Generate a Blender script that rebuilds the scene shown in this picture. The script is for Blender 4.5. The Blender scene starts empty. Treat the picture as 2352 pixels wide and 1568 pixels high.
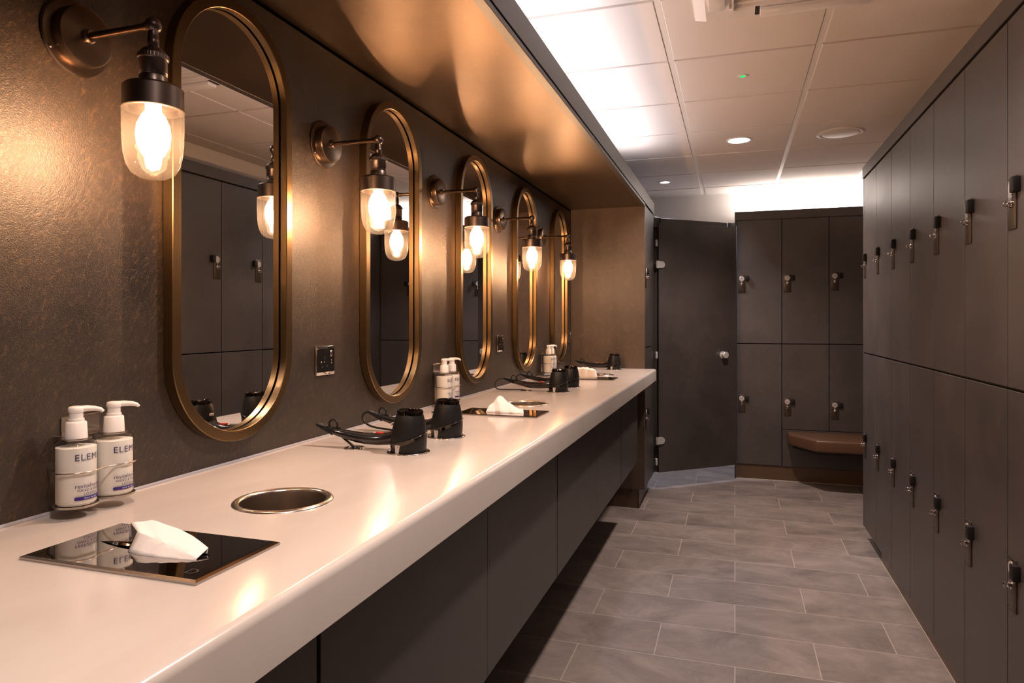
import bpy, bmesh, math, random
from mathutils import Vector, Matrix, Euler

random.seed(7)
S = bpy.context.scene
COL = S.collection
PI = math.pi

# ------------------------------------------------------------------ helpers
class MB:
    """collects geometry, then links it as ONE mesh object"""
    def __init__(self):
        self.bm = bmesh.new()

    def box(self, x0, x1, y0, y1, z0, z1, bev=0.0, seg=2, M=None):
        bm = self.bm
        P = [(x0, y0, z0), (x1, y0, z0), (x1, y1, z0), (x0, y1, z0),
             (x0, y0, z1), (x1, y0, z1), (x1, y1, z1), (x0, y1, z1)]
        v = [bm.verts.new(M @ Vector(p) if M else p) for p in P]
        F = [(0, 3, 2, 1), (4, 5, 6, 7), (0, 1, 5, 4), (1, 2, 6, 5), (2, 3, 7, 6), (3, 0, 4, 7)]
        fs = [bm.faces.new([v[i] for i in f]) for f in F]
        if bev > 0:
            es = list({e for f in fs for e in f.edges})
            bmesh.ops.bevel(bm, geom=es, offset=bev, segments=seg, profile=0.5, affect='EDGES')
        return self

    def lathe(self, prof, n=32, M=None, close=False):
        bm = self.bm
        rings = []
        for r, z in prof:
            if r < 1e-6:
                p = Vector((0, 0, z))
                rings.append([bm.verts.new(M @ p if M else p)])
            else:
                ring = []
                for i in range(n):
                    a = 2 * PI * i / n
                    p = Vector((r * math.cos(a), r * math.sin(a), z))
                    ring.append(bm.verts.new(M @ p if M else p))
                rings.append(ring)
        prs = list(zip(rings, rings[1:]))
        if close:
            prs.append((rings[-1], rings[0]))
        for A, B in prs:
            for i in range(n):
                j = (i + 1) % n
                if len(A) == 1 and len(B) == 1:
                    continue
                if len(A) == 1:
                    bm.faces.new((A[0], B[j], B[i]))
                elif len(B) == 1:
                    bm.faces.new((A[i], A[j], B[0]))
                else:
                    bm.faces.new((A[i], A[j], B[j], B[i]))
        return self

    def tube(self, pts, r, n=10, closed=False, cap=True, flat=1.0):
        bm = self.bm
        pts = [Vector(p) for p in pts]
        N = len(pts)
        rr = r if isinstance(r, (list, tuple)) else [r] * N
        up = None
        rings = []
        for i, p in enumerate(pts):
            if closed:
                t = (pts[(i + 1) % N] - pts[(i - 1) % N])
            else:
                t = pts[min(i + 1, N - 1)] - pts[max(i - 1, 0)]
            t.normalize()
            if up is None:
                a = Vector((0, 0, 1)) if abs(t.z) < 0.9 else Vector((1, 0, 0))
                up = (a - t * a.dot(t)).normalized()
            else:
                up = (up - t * up.dot(t)).normalized()
            s = t.cross(up)
            ring = []
            for k in range(n):
                a = 2 * PI * k / n
                ring.append(bm.verts.new(p + (up * math.cos(a) * flat + s * math.sin(a)) * rr[i]))
            rings.append(ring)
        prs = list(zip(rings, rings[1:]))
        if closed:
            prs.append((rings[-1], rings[0]))
        for A, B in prs:
            for k in range(n):
                j = (k + 1) % n
                bm.faces.new((A[k], A[j], B[j], B[k]))
        if cap and not closed:
            bm.faces.new(rings[0][::-1])
            bm.faces.new(rings[-1])
        return self

    def prism(self, poly, z0, z1, M=None, bev=0.0, seg=2):
        bm = self.bm
        lo = [bm.verts.new(M @ Vector((x, y, z0)) if M else (x, y, z0)) for x, y in poly]
        hi = [bm.verts.new(M @ Vector((x, y, z1)) if M else (x, y, z1)) for x, y in poly]
        n = len(poly)
        fs = [bm.faces.new(lo[::-1]), bm.faces.new(hi)]
        for i in range(n):
            j = (i + 1) % n
            fs.append(bm.faces.new((lo[i], lo[j], hi[j], hi[i])))
        if bev > 0:
            es = list({e for f in fs for e in f.edges})
            bmesh.ops.bevel(bm, geom=es, offset=bev, segments=seg, profile=0.5, affect='EDGES')
        return self

    def mesh(self, me, M=None):
        b2 = bmesh.new()
        b2.from_mesh(me)
        if M:
            bmesh.ops.transform(b2, matrix=M, verts=b2.verts)
        tmp = bpy.data.meshes.new('tmp')
        b2.to_mesh(tmp)
        b2.free()
        self.bm.from_mesh(tmp)
        bpy.data.meshes.remove(tmp)
        return self

    def build(self, name, mat, parent=None, smooth=40, loc=None, recalc=True):
        bm = self.bm
        if recalc:
            bmesh.ops.recalc_face_normals(bm, faces=bm.faces)
        me = bpy.data.meshes.new(name)
        bm.to_mesh(me)
        bm.free()
        me.materials.append(mat)
        if smooth:
            for p in me.polygons:
                p.use_smooth = True
            me.set_sharp_from_angle(angle=math.radians(smooth))
        o = bpy.data.objects.new(name, me)
        COL.objects.link(o)
        if parent:
            o.parent = parent
        if loc:
            o.location = loc
        return o


def tag(o, label, cat, group=None):
    o['label'] = label
    o['category'] = cat
    if group:
        o['group'] = group
    return o


def struct(o):
    o['kind'] = 'structure'
    return o


def empty(name, loc, rz=0.0):
    o = bpy.data.objects.new(name, None)
    COL.objects.link(o)
    o.empty_display_size = 0.05
    o.location = loc
    o.rotation_euler = (0, 0, rz)
    return o


def dup(src, loc, rz=None):
    """a copy of a thing with copies of its parts and sub-parts"""
    r = src.copy()
    COL.objects.link(r)
    r.location = loc
    if rz is not None:
        r.rotation_euler = (0, 0, rz)
    for k in ('label', 'category', 'group'):
        if k in r:
            del r[k]
    for ch in list(src.children):
        c = ch.copy()
        COL.objects.link(c)
        c.parent = r
        for g in list(ch.children):
            d = g.copy()
            COL.objects.link(d)
            d.parent = c
    return r


def text_mesh(s, size, extrude=0.0, align='CENTER', spacing=1.0):
    cu = bpy.data.curves.new('txt', 'FONT')
    cu.body = s
    cu.size = size
    cu.extrude = extrude
    cu.align_x = align
    cu.align_y = 'CENTER'
    cu.space_character = spacing
    cu.resolution_u = 3
    ob = bpy.data.objects.new('txt', cu)
    COL.objects.link(ob)
    dg = bpy.context.evaluated_depsgraph_get()
    dg.update()
    me = bpy.data.meshes.new_from_object(ob.evaluated_get(dg))
    bpy.data.objects.remove(ob)
    bpy.data.curves.remove(cu)
    return me


# ------------------------------------------------------------------ materials
def new_mat(name):
    m = bpy.data.materials.new(name)
    m.use_nodes = True
    nt = m.node_tree
    b = nt.nodes['Principled BSDF']
    return m, nt, b


def plain(name, col, rough=0.5, metal=0.0, spec=None, bump=0.0, bscale=200.0, coat=0.0):
    m, nt, b = new_mat(name)
    b.inputs['Base Color'].default_value = (*col, 1)
    b.inputs['Roughness'].default_value = rough
    b.inputs['Metallic'].default_value = metal
    if spec is not None:
        b.inputs['Specular IOR Level'].default_value = spec
    if coat:
        b.inputs['Coat Weight'].default_value = coat
        b.inputs['Coat Roughness'].default_value = 0.08
    # a little procedural variation everywhere
    g = nt.nodes.new('ShaderNodeNewGeometry')
    n = nt.nodes.new('ShaderNodeTexNoise')
    n.inputs['Scale'].default_value = bscale
    n.inputs['Detail'].default_value = 3
    nt.links.new(g.outputs['Position'], n.inputs['Vector'])
    mr = nt.nodes.new('ShaderNodeMapRange')
    mr.inputs['To Min'].default_value = max(0.0, rough - 0.03)
    mr.inputs['To Max'].default_value = min(1.0, rough + 0.03)
    nt.links.new(n.outputs['Fac'], mr.inputs['Value'])
    nt.links.new(mr.outputs['Result'], b.inputs['Roughness'])
    if bump:
        bp = nt.nodes.new('ShaderNodeBump')
        bp.inputs['Strength'].default_value = bump
        bp.inputs['Distance'].default_value = 0.002
        nt.links.new(n.outputs['Fac'], bp.inputs['Height'])
        nt.links.new(bp.outputs['Normal'], b.inputs['Normal'])
    return m


def slate(name, dark, mid, fleck, fleck_amt=0.5, rough=0.42, spec=0.5, scale=1.0, bump=0.25, seams=None, fscale=1.0):
    """brown-black slate laminate with scratchy rust/gold flecks"""
    m, nt, b = new_mat(name)
    N, L = nt.nodes, nt.links
    g = N.new('ShaderNodeNewGeometry')
    mp = N.new('ShaderNodeMapping')
    mp.inputs['Rotation'].default_value = (0.55, 0.3, 0.5)
    L.new(g.outputs['Position'], mp.inputs['Vector'])
    # broad clouds
    n1 = N.new('ShaderNodeTexNoise')
    n1.inputs['Scale'].default_value = 2.6 * scale
    n1.inputs['Detail'].default_value = 5
    n1.inputs['Roughness'].default_value = 0.6
    L.new(g.outputs['Position'], n1.inputs['Vector'])
    r1 = N.new('ShaderNodeValToRGB')
    r1.color_ramp.elements[0].position = 0.33
    r1.color_ramp.elements[0].color = (*dark, 1)
    r1.color_ramp.elements[1].position = 0.72
    r1.color_ramp.elements[1].color = (*mid, 1)
    L.new(n1.outputs['Fac'], r1.inputs['Fac'])
    # streaky flecks (stretched, warped)
    mp2 = N.new('ShaderNodeMapping')
    mp2.inputs['Rotation'].default_value = (0.0, 0.0, 0.0)
    mp2.inputs['Scale'].default_value = (34 * fscale, 34 * fscale, 11 * fscale)
    L.new(mp.outputs['Vector'], mp2.inputs['Vector'])
    n2 = N.new('ShaderNodeTexNoise')
    n2.inputs['Scale'].default_value = 1.0
    n2.inputs['Detail'].default_value = 6
    n2.inputs['Roughness'].default_value = 0.72
    n2.inputs['Distortion'].default_value = 0.9
    L.new(mp2.outputs['Vector'], n2.inputs['Vector'])
    r2 = N.new('ShaderNodeValToRGB')
    r2.color_ramp.elements[0].position = 0.52
    r2.color_ramp.elements[0].color = (0, 0, 0, 1)
    r2.color_ramp.elements[1].position = 0.74
    r2.color_ramp.elements[1].color = (1, 1, 1, 1)
    L.new(n2.outputs['Fac'], r2.inputs['Fac'])
    # fine grain
    n3 = N.new('ShaderNodeTexNoise')
    n3.inputs['Scale'].default_value = 420
    n3.inputs['Detail'].default_value = 2
    L.new(g.outputs['Position'], n3.inputs['Vector'])
    mul = N.new('ShaderNodeMath')
    mul.operation = 'MULTIPLY'
    L.new(r2.outputs['Color'], mul.inputs[0])
    r3 = N.new('ShaderNodeMapRange')
    r3.inputs['From Min'].default_value = 0.3
    r3.inputs['From Max'].default_value = 0.7
    r3.inputs['To Min'].default_value = 0.2
    r3.inputs['To Max'].default_value = 1.0
    L.new(n3.outputs['Fac'], r3.inputs['Value'])
    L.new(r3.outputs['Result'], mul.inputs[1])
    amt = N.new('ShaderNodeMath')
    amt.operation = 'MULTIPLY'
    amt.inputs[1].default_value = fleck_amt
    L.new(mul.outputs[0], amt.inputs[0])
    mx = N.new('ShaderNodeMix')
    mx.data_type = 'RGBA'
    mx.inputs['B'].default_value = (*fleck, 1)
    L.new(amt.outputs[0], mx.inputs['Factor'])
    L.new(r1.outputs['Color'], mx.inputs['A'])
    out = mx.outputs['Result']
    hgt = n2.outputs['Fac']
    if seams:
        y0, per, w = seams
        sx = N.new('ShaderNodeSeparateXYZ')
        L.new(g.outputs['Position'], sx.inputs[0])
        a = N.new('ShaderNodeMath'); a.operation = 'SUBTRACT'; a.inputs[1].default_value = y0 - 50 * per + per / 2
        L.new(sx.outputs['Y'], a.inputs[0])
        mo = N.new('ShaderNodeMath'); mo.operation = 'MODULO'; mo.inputs[1].default_value = per
        L.new(a.outputs[0], mo.inputs[0])
        sb = N.new('ShaderNodeMath'); sb.operation = 'SUBTRACT'; sb.inputs[1].default_value = per / 2
        L.new(mo.outputs[0], sb.inputs[0])
        ab = N.new('ShaderNodeMath'); ab.operation = 'ABSOLUTE'
        L.new(sb.outputs[0], ab.inputs[0])
        lt = N.new('ShaderNodeMath'); lt.operation = 'LESS_THAN'; lt.inputs[1].default_value = w
        L.new(ab.outputs[0], lt.inputs[0])
        m2 = N.new('ShaderNodeMix'); m2.data_type = 'RGBA'
        m2.inputs['B'].default_value = (0.006, 0.005, 0.005, 1)
        L.new(lt.outputs[0], m2.inputs['Factor'])
        L.new(out, m2.inputs['A'])
        out = m2.outputs['Result']
    L.new(out, b.inputs['Base Color'])
    mr = N.new('ShaderNodeMapRange')
    mr.inputs['To Min'].default_value = rough - 0.06
    mr.inputs['To Max'].default_value = rough + 0.08
    L.new(n1.outputs['Fac'], mr.inputs['Value'])
    L.new(mr.outputs['Result'], b.inputs['Roughness'])
    b.inputs['Specular IOR Level'].default_value = spec
    ad = N.new('ShaderNodeMath'); ad.operation = 'ADD'
    L.new(hgt, ad.inputs[0])
    L.new(n3.outputs['Fac'], ad.inputs[1])
    bp = N.new('ShaderNodeBump')
    bp.inputs['Strength'].default_value = bump
    bp.inputs['Distance'].default_value = 0.0012
    L.new(ad.outputs[0], bp.inputs['Height'])
    L.new(bp.outputs['Normal'], b.inputs['Normal'])
    return m


def emit(name, col, strength):
    m = bpy.data.materials.new(name)
    m.use_nodes = True
    nt = m.node_tree
    nt.nodes.clear()
    e = nt.nodes.new('ShaderNodeEmission')
    e.inputs['Color'].default_value = (*col, 1)
    e.inputs['Strength'].default_value = strength
    o = nt.nodes.new('ShaderNodeOutputMaterial')
    nt.links.new(e.outputs[0], o.inputs['Surface'])
    return m


def thin_glass(name, tint=(1, 1, 1), ior=1.45, rough=0.02, haze=0.0):
    """thin clear glass: fresnel mix of see-through and mirror reflection, slightly rippled"""
    m = bpy.data.materials.new(name)
    m.use_nodes = True
    nt = m.node_tree
    nt.nodes.clear()
    N, L = nt.nodes, nt.links
    t = N.new('ShaderNodeBsdfTransparent')
    t.inputs['Color'].default_value = (*tint, 1)
    gl = N.new('ShaderNodeBsdfGlossy')
    gl.inputs['Roughness'].default_value = rough
    lw = N.new('ShaderNodeLayerWeight')
    pw = N.new('ShaderNodeMath'); pw.operation = 'POWER'; pw.inputs[1].default_value = 5.0
    L.new(lw.outputs['Facing'], pw.inputs[0])
    f0 = ((ior - 1) / (ior + 1)) ** 2
    fr = N.new('ShaderNodeMath'); fr.operation = 'MULTIPLY_ADD'
    fr.inputs[1].default_value = 1 - f0
    fr.inputs[2].default_value = f0
    L.new(pw.outputs[0], fr.inputs[0])
    g = N.new('ShaderNodeNewGeometry')
    n = N.new('ShaderNodeTexNoise')
    n.inputs['Scale'].default_value = 70
    L.new(g.outputs['Position'], n.inputs['Vector'])
    bp = N.new('ShaderNodeBump')
    bp.inputs['Strength'].default_value = 0.12
    bp.inputs['Distance'].default_value = 0.004
    L.new(n.outputs['Fac'], bp.inputs['Height'])
    L.new(bp.outputs['Normal'], gl.inputs['Normal'])
    L.new(bp.outputs['Normal'], lw.inputs['Normal'])
    mx = N.new('ShaderNodeMixShader')
    L.new(fr.outputs[0], mx.inputs[0])
    L.new(t.outputs[0], mx.inputs[1])
    L.new(gl.outputs[0], mx.inputs[2])
    out = mx.outputs[0]
    if haze:
        tr = N.new('ShaderNodeBsdfTranslucent')
        tr.inputs['Color'].default_value = (0.9, 0.85, 0.78, 1)
        m2 = N.new('ShaderNodeMixShader')
        m2.inputs[0].default_value = haze
        L.new(out, m2.inputs[1])
        L.new(tr.outputs[0], m2.inputs[2])
        out = m2.outputs[0]
    o = N.new('ShaderNodeOutputMaterial')
    L.new(out, o.inputs['Surface'])
    return m


def glow_glass(name, col, strength):
    """clear bulb envelope that glows softly and lets the filament's light through"""
    m = bpy.data.materials.new(name)
    m.use_nodes = True
    nt = m.node_tree
    nt.nodes.clear()
    e = nt.nodes.new('ShaderNodeEmission')
    e.inputs['Color'].default_value = (*col, 1)
    e.inputs['Strength'].default_value = strength
    t = nt.nodes.new('ShaderNodeBsdfTransparent')
    a = nt.nodes.new('ShaderNodeAddShader')
    o = nt.nodes.new('ShaderNodeOutputMaterial')
    nt.links.new(e.outputs[0], a.inputs[0])
    nt.links.new(t.outputs[0], a.inputs[1])
    nt.links.new(a.outputs[0], o.inputs['Surface'])
    return m


def floor_mat():
    m, nt, b = new_mat('slate_floor_tiles')
    N, L = nt.nodes, nt.links
    g = N.new('ShaderNodeNewGeometry')
    mp = N.new('ShaderNodeMapping')
    mp.vector_type = 'POINT'
    mp.inputs['Location'].default_value = (0.0 + 60 * 0.6, -4.47 + 60 * 0.2957, 0)
    L.new(g.outputs['Position'], mp.inputs['Vector'])
    br = N.new('ShaderNodeTexBrick')
    br.offset = 0.5
    br.offset_frequency = 2
    br.squash = 1.0
    br.inputs['Scale'].default_value = 1.0
    br.inputs['Mortar Size'].default_value = 0.0021
    br.inputs['Mortar Smooth'].default_value = 0.0
    br.inputs['Bias'].default_value = 0.0
    br.inputs['Brick Width'].default_value = 0.6
    br.inputs['Row Height'].default_value = 0.2957
    br.inputs['Color1'].default_value = (0.0, 0.0, 0.0, 1)
    br.inputs['Color2'].default_value = (1.0, 1.0, 1.0, 1)
    br.inputs['Mortar'].default_value = (0.5, 0.5, 0.5, 1)
    L.new(mp.outputs['Vector'], br.inputs['Vector'])
    # per-tile offset of the stone figure
    sc = N.new('ShaderNodeVectorMath'); sc.operation = 'SCALE'
    sc.inputs['Scale'].default_value = 9.0
    L.new(br.outputs['Color'], sc.inputs[0])
    ad = N.new('ShaderNodeVectorMath'); ad.operation = 'ADD'
    L.new(g.outputs['Position'], ad.inputs[0])
    L.new(sc.outputs[0], ad.inputs[1])
    ro = N.new('ShaderNodeMapping')
    ro.inputs['Rotation'].default_value = (0, 0, -0.6)
    ro.inputs['Scale'].default_value = (2.8, 4.2, 1)
    L.new(ad.outputs[0], ro.inputs['Vector'])
    n1 = N.new('ShaderNodeTexNoise')
    n1.inputs['Scale'].default_value = 1.0
    n1.inputs['Detail'].default_value = 8
    n1.inputs['Roughness'].default_value = 0.70
    n1.inputs['Distortion'].default_value = 0.7
    L.new(ro.outputs[0], n1.inputs['Vector'])
    r1 = N.new('ShaderNodeValToRGB')
    e = r1.color_ramp.elements
    e[0].position = 0.32; e[0].color = (0.112, 0.091, 0.082, 1)
    e[1].position = 0.68; e[1].color = (0.238, 0.198, 0.178, 1)
    L.new(n1.outputs['Fac'], r1.inputs['Fac'])
    # tile to tile tone
    hs = N.new('ShaderNodeHueSaturation')
    mr = N.new('ShaderNodeMapRange')
    mr.inputs['To Min'].default_value = 0.88
    mr.inputs['To Max'].default_value = 1.12
    sp = N.new('ShaderNodeSeparateColor')
    L.new(br.outputs['Color'], sp.inputs[0])
    L.new(sp.outputs[0], mr.inputs['Value'])
    L.new(mr.outputs[0], hs.inputs['Value'])
    L.new(r1.outputs['Color'], hs.inputs['Color'])
    # thin pale scratches
    n2 = N.new('ShaderNodeTexNoise')
    n2.inputs['Scale'].default_value = 1.6
    n2.inputs['Detail'].default_value = 6
    n2.inputs['Distortion'].default_value = 2.0
    L.new(ro.outputs[0], n2.inputs['Vector'])
    sb = N.new('ShaderNodeMath'); sb.operation = 'SUBTRACT'; sb.inputs[1].default_value = 0.56
    L.new(n2.outputs['Fac'], sb.inputs[0])
    ab = N.new('ShaderNodeMath'); ab.operation = 'ABSOLUTE'
    L.new(sb.outputs[0], ab.inputs[0])
    r2 = N.new('ShaderNodeMapRange')
    r2.inputs['From Max'].default_value = 0.006
    r2.inputs['To Min'].default_value = 0.40
    r2.inputs['To Max'].default_value = 0.0
    L.new(ab.outputs[0], r2.inputs['Value'])
    mx0 = N.new('ShaderNodeMix'); mx0.data_type = 'RGBA'
    mx0.inputs['B'].default_value = (0.30, 0.26, 0.235, 1)
    L.new(r2.outputs[0], mx0.inputs['Factor'])
    L.new(hs.outputs[0], mx0.inputs['A'])
    mx = N.new('ShaderNodeMix'); mx.data_type = 'RGBA'
    mx.inputs['B'].default_value = (0.34, 0.29, 0.25, 1)
    L.new(br.outputs['Fac'], mx.inputs['Factor'])
    L.new(mx0.outputs['Result'], mx.inputs['A'])
    L.new(mx.outputs['Result'], b.inputs['Base Color'])
    b.inputs['Roughness'].default_value = 0.62
    b.inputs['Specular IOR Level'].default_value = 0.35
    bp = N.new('ShaderNodeBump')
    bp.inputs['Strength'].default_value = 0.2
    bp.inputs['Distance'].default_value = 0.004
    L.new(n1.outputs['Fac'], bp.inputs['Height'])
    L.new(bp.outputs['Normal'], b.inputs['Normal'])
    return m


def counter_mat():
    m, nt, b = new_mat('white_stone_counter')
    N, L = nt.nodes, nt.links
    g = N.new('ShaderNodeNewGeometry')
    mp = N.new('ShaderNodeMapping')
    mp.inputs['Scale'].default_value = (2.4, 1.0, 0.6)
    mp.inputs['Rotation'].default_value = (0, 0, 0.25)
    L.new(g.outputs['Position'], mp.inputs['Vector'])
    n = N.new('ShaderNodeTexNoise')
    n.inputs['Scale'].default_value = 2.2
    n.inputs['Detail'].default_value = 6
    n.inputs['Distortion'].default_value = 0.8
    L.new(mp.outputs[0], n.inputs['Vector'])
    r = N.new('ShaderNodeValToRGB')
    r.color_ramp.elements[0].position = 0.35
    r.color_ramp.elements[0].color = (0.525, 0.470, 0.425, 1)
    r.color_ramp.elements[1].position = 0.65
    r.color_ramp.elements[1].color = (0.575, 0.525, 0.485, 1)
    L.new(n.outputs['Fac'], r.inputs['Fac'])
    L.new(r.outputs['Color'], b.inputs['Base Color'])
    b.inputs['Roughness'].default_value = 0.17
    b.inputs['Specular IOR Level'].default_value = 0.5
    return m


M_wall = slate('slate_vanity_wall', (0.0145, 0.0100, 0.0080), (0.043, 0.0275, 0.0170), (0.23, 0.130, 0.048), 0.60,
               rough=0.43, spec=0.75, scale=1.3, fscale=4.2, bump=0.6, seams=(1.302, 1.54, 0.0009))
M_soffit = slate('bronze_laminate_soffit', (0.125, 0.080, 0.047), (0.175, 0.114, 0.066), (0.30, 0.20, 0.11), 0.25,
                 rough=0.40, spec=0.5, bump=0.16)
M_soffit.node_tree.nodes['Principled BSDF'].inputs['Metallic'].default_value = 0.9
M_end = slate('slate_end_panel', (0.055, 0.036, 0.025), (0.095, 0.064, 0.044), (0.26, 0.17, 0.09), 0.35, rough=0.45, bump=0.2)
M_lock = slate('slate_locker_laminate', (0.032, 0.0255, 0.0240), (0.054, 0.0425, 0.0390), (0.15, 0.12, 0.10), 0.30,
               rough=0.42, spec=0.95, bump=0.10)
M_cab = slate('slate_cabinet_front', (0.034, 0.030, 0.029), (0.052, 0.045, 0.042), (0.12, 0.10, 0.09), 0.12,
              rough=0.38, spec=0.5, bump=0.08)
M_black = plain('black_gap', (0.006, 0.005, 0.005), 0.8)
M_carc = plain('dark_carcass', (0.012, 0.009, 0.008), 0.7)
M_plinth = plain('brown_plinth', (0.095, 0.057, 0.032), 0.32, bscale=30)
M_floor = floor_mat()
M_counter = counter_mat()
M_ceil = plain('white_ceiling_tile', (0.76, 0.69, 0.645), 0.9, bump=0.1, bscale=500)
M_tee = plain('white_grid_tee', (0.78, 0.74, 0.70), 0.5)
M_paint = plain('pale_wall_paint', (0.80, 0.77, 0.75), 0.85, bump=0.05, bscale=300)
M_darkpaint = plain('dark_near_wall', (0.10, 0.08, 0.07), 0.8)
M_brass = plain('aged_brass_frame', (0.215, 0.142, 0.070), 0.34, 1.0, bscale=60)
M_bronze = plain('dark_bronze_metal', (0.20, 0.145, 0.105), 0.30, 1.0, bscale=90)
M_gun = plain('gunmetal_socket', (0.17, 0.135, 0.12), 0.34, 1.0, bscale=90)
M_mirror = plain('mirror_silver', (0.86, 0.85, 0.84), 0.0, 1.0)
M_mirror.node_tree.nodes['Principled BSDF'].inputs['Roughness'].default_value = 0.0
for l in list(M_mirror.node_tree.links):
    if l.to_socket.name == 'Roughness':
        M_mirror.node_tree.links.remove(l)
M_glass = thin_glass('rippled_clear_glass', (0.97, 0.95, 0.92), 1.5, 0.03, haze=0.010)
M_bottle = thin_glass('clear_plastic', (0.95, 0.95, 0.94), 1.45, 0.05)
M_fil = emit('glowing_filament', (1.0, 0.55, 0.29), 1750.0)
M_bulb = glow_glass('glowing_bulb_glass', (1.0, 0.66, 0.38), 6.0)
M_lotion = plain('white_lotion', (0.90, 0.87, 0.82), 0.45)
M_wplastic = plain('white_plastic', (0.84, 0.80, 0.77), 0.30)
M_ink = plain('navy_print', (0.025, 0.018, 0.10), 0.5)
M_violet = plain('violet_band', (0.035, 0.014, 0.16), 0.45)
M_whiteink = plain('white_print', (0.7, 0.68, 0.8), 0.5)
M_steel = plain('brushed_steel', (0.56, 0.50, 0.45), 0.24, 1.0, bscale=120)
M_chrome = plain('chrome', (0.72, 0.68, 0.64), 0.07, 1.0)
M_plate = plain('polished_dark_steel', (0.42, 0.38, 0.35), 0.035, 1.0)
M_hd = plain('matte_black_plastic', (0.008, 0.0075, 0.0075), 0.42, spec=0.32)
M_hdg = plain('gloss_black_plastic', (0.012, 0.010, 0.010), 0.10, spec=0.6)
M_piano = plain('polished_black_chrome', (0.10, 0.085, 0.075), 0.06, 1.0)
M_red = plain('red_switch', (0.45, 0.03, 0.012), 0.3)
M_grey = plain('grey_switch', (0.18, 0.16, 0.14), 0.3)
M_tissue = plain('white_tissue_paper', (0.84, 0.80, 0.77), 0.9, bump=0.15, bscale=900)
M_outlet = plain('black_nickel_plate', (0.030, 0.026, 0.024), 0.14, 0.6)
M_leather = plain('brown_leather', (0.095, 0.047, 0.026), 0.36, bump=0.15, bscale=420)
M_disc = plain('satin_aluminium_disc', (0.62, 0.58, 0.54), 0.38, 0.5)
M_lockplate = plain('bronze_lock_plate', (0.085, 0.066, 0.050), 0.38, 0.7)
M_lockblk = plain('black_lock_housing', (0.007, 0.0055, 0.005), 0.55, spec=0.3)
M_alu = plain('satin_aluminium', (0.60, 0.58, 0.57), 0.38, 0.5)
M_white = plain('white_enamel', (0.80, 0.76, 0.73), 0.45)
M_led = emit('downlight_diffuser', (1.0, 0.93, 0.84), 14.0)
M_led2 = emit('cool_downlight_diffuser', (0.92, 0.93, 1.0), 14.0)
M_green = emit('green_led', (0.02, 0.75, 0.12), 1.3)
M_grout = plain('pale_grout_joint', (0.34, 0.28, 0.23), 0.8)
M_bead = plain('grey_sealant', (0.36, 0.36, 0.40), 0.35)

# ------------------------------------------------------------------ key dimensions (metres)
WX = -1.115      # vanity wall face
CF = -0.514      # counter front
CZ = 0.968       # counter top
CU = 0.891       # counter underside
CABX = -0.593    # cabinet fronts, column and bulkhead face
CABZ = 0.400
YE = 4.763       # end panel
YC = 5.310       # far end of column
SOF = 2.090      # soffit underside
COR0, COR1 = 2.112, 2.200
CEIL = 2.435
RX = 0.728       # right lockers face
FY = 5.940       # far lockers face
BW = 6.400       # back wall
RW = 1.090       # right wall
NY = -1.60       # near wall
P = 1.54         # repeat of the counter fittings

# ------------------------------------------------------------------ setting
b = MB(); b.box(-1.30, 1.30, NY - 0.1, 6.60, -0.10, 0.0)
struct(b.build('floor', M_floor, smooth=0))

# ceiling: slab of tiles with gaps, tees recessed in the gaps
b = MB()
xs = [-0.265 - 0.595 * 2 + 0.595 * k for k in range(0, 6)]
ys = [3.06 - 0.597 * 8 + 0.597 * k for k in range(0, 15)]
for i in range(len(xs) - 1):
    for j in range(len(ys) - 1):
        x0, x1 = max(xs[i] + 0.013, -1.25), min(xs[i + 1] - 0.013, RW)
        y0, y1 = max(ys[j] + 0.010, NY), min(ys[j + 1] - 0.010, BW)
        if x1 - x0 > 0.02 and y1 - y0 > 0.02:
            b.box(x0, x1, y0, y1, CEIL, CEIL + 0.036, 0.002, 1)
b.box(-1.30, 1.30, NY - 0.1, 6.60, CEIL + 0.034, CEIL + 0.06)
struct(b.build('ceiling', M_ceil, smooth=0))
b = MB()
for x in xs[1:5]:
    b.box(x - 0.0125, x + 0.0125, NY, BW, CEIL + 0.003, CEIL + 0.035)
b.box(-1.12, RW, BW - 0.022, BW, CEIL - 0.002, CEIL + 0.004)
struct(b.build('trim_1', M_tee, smooth=0))

b = MB(); b.box(WX - 0.016, WX, NY, YE + 0.6, 0.0, 2.076)
struct(b.build('wall_left', M_wall, smooth=0))
b = MB(); b.box(WX - 0.10, WX - 0.016, NY - 0.1, 6.60, 0.0, CEIL + 0.03)
struct(b.build('wall_left_backing', M_black, smooth=0))
b = MB(); b.box(WX - 0.016, 1.20, BW, BW + 0.1, 0.0, CEIL + 0.03)
struct(b.build('wall_back', M_paint, smooth=0))
b = MB(); b.box(RW, RW + 0.1, NY - 0.1, 6.60, 0.0, CEIL + 0.03)
struct(b.build('wall_right', M_paint, smooth=0))
b = MB(); b.box(WX - 0.1, RW + 0.1, NY - 0.1, NY, 0.0, CEIL + 0.03)
struct(b.build('wall_front', M_darkpaint, smooth=0))
# cubicle side wall behind the column
b = MB(); b.box(WX - 0.016, WX + 0.01, YC, BW, 0.0, CEIL)
struct(b.build('wall_cubicle', M_lock, smooth=0))

# end panel closing the vanity recess
b = MB(); b.box(WX, CABX + 0.001, YE, YE + 0.028, 0.132, 2.105, 0.001, 1)
struct(b.build('wall_end', M_end, smooth=0))
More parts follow.
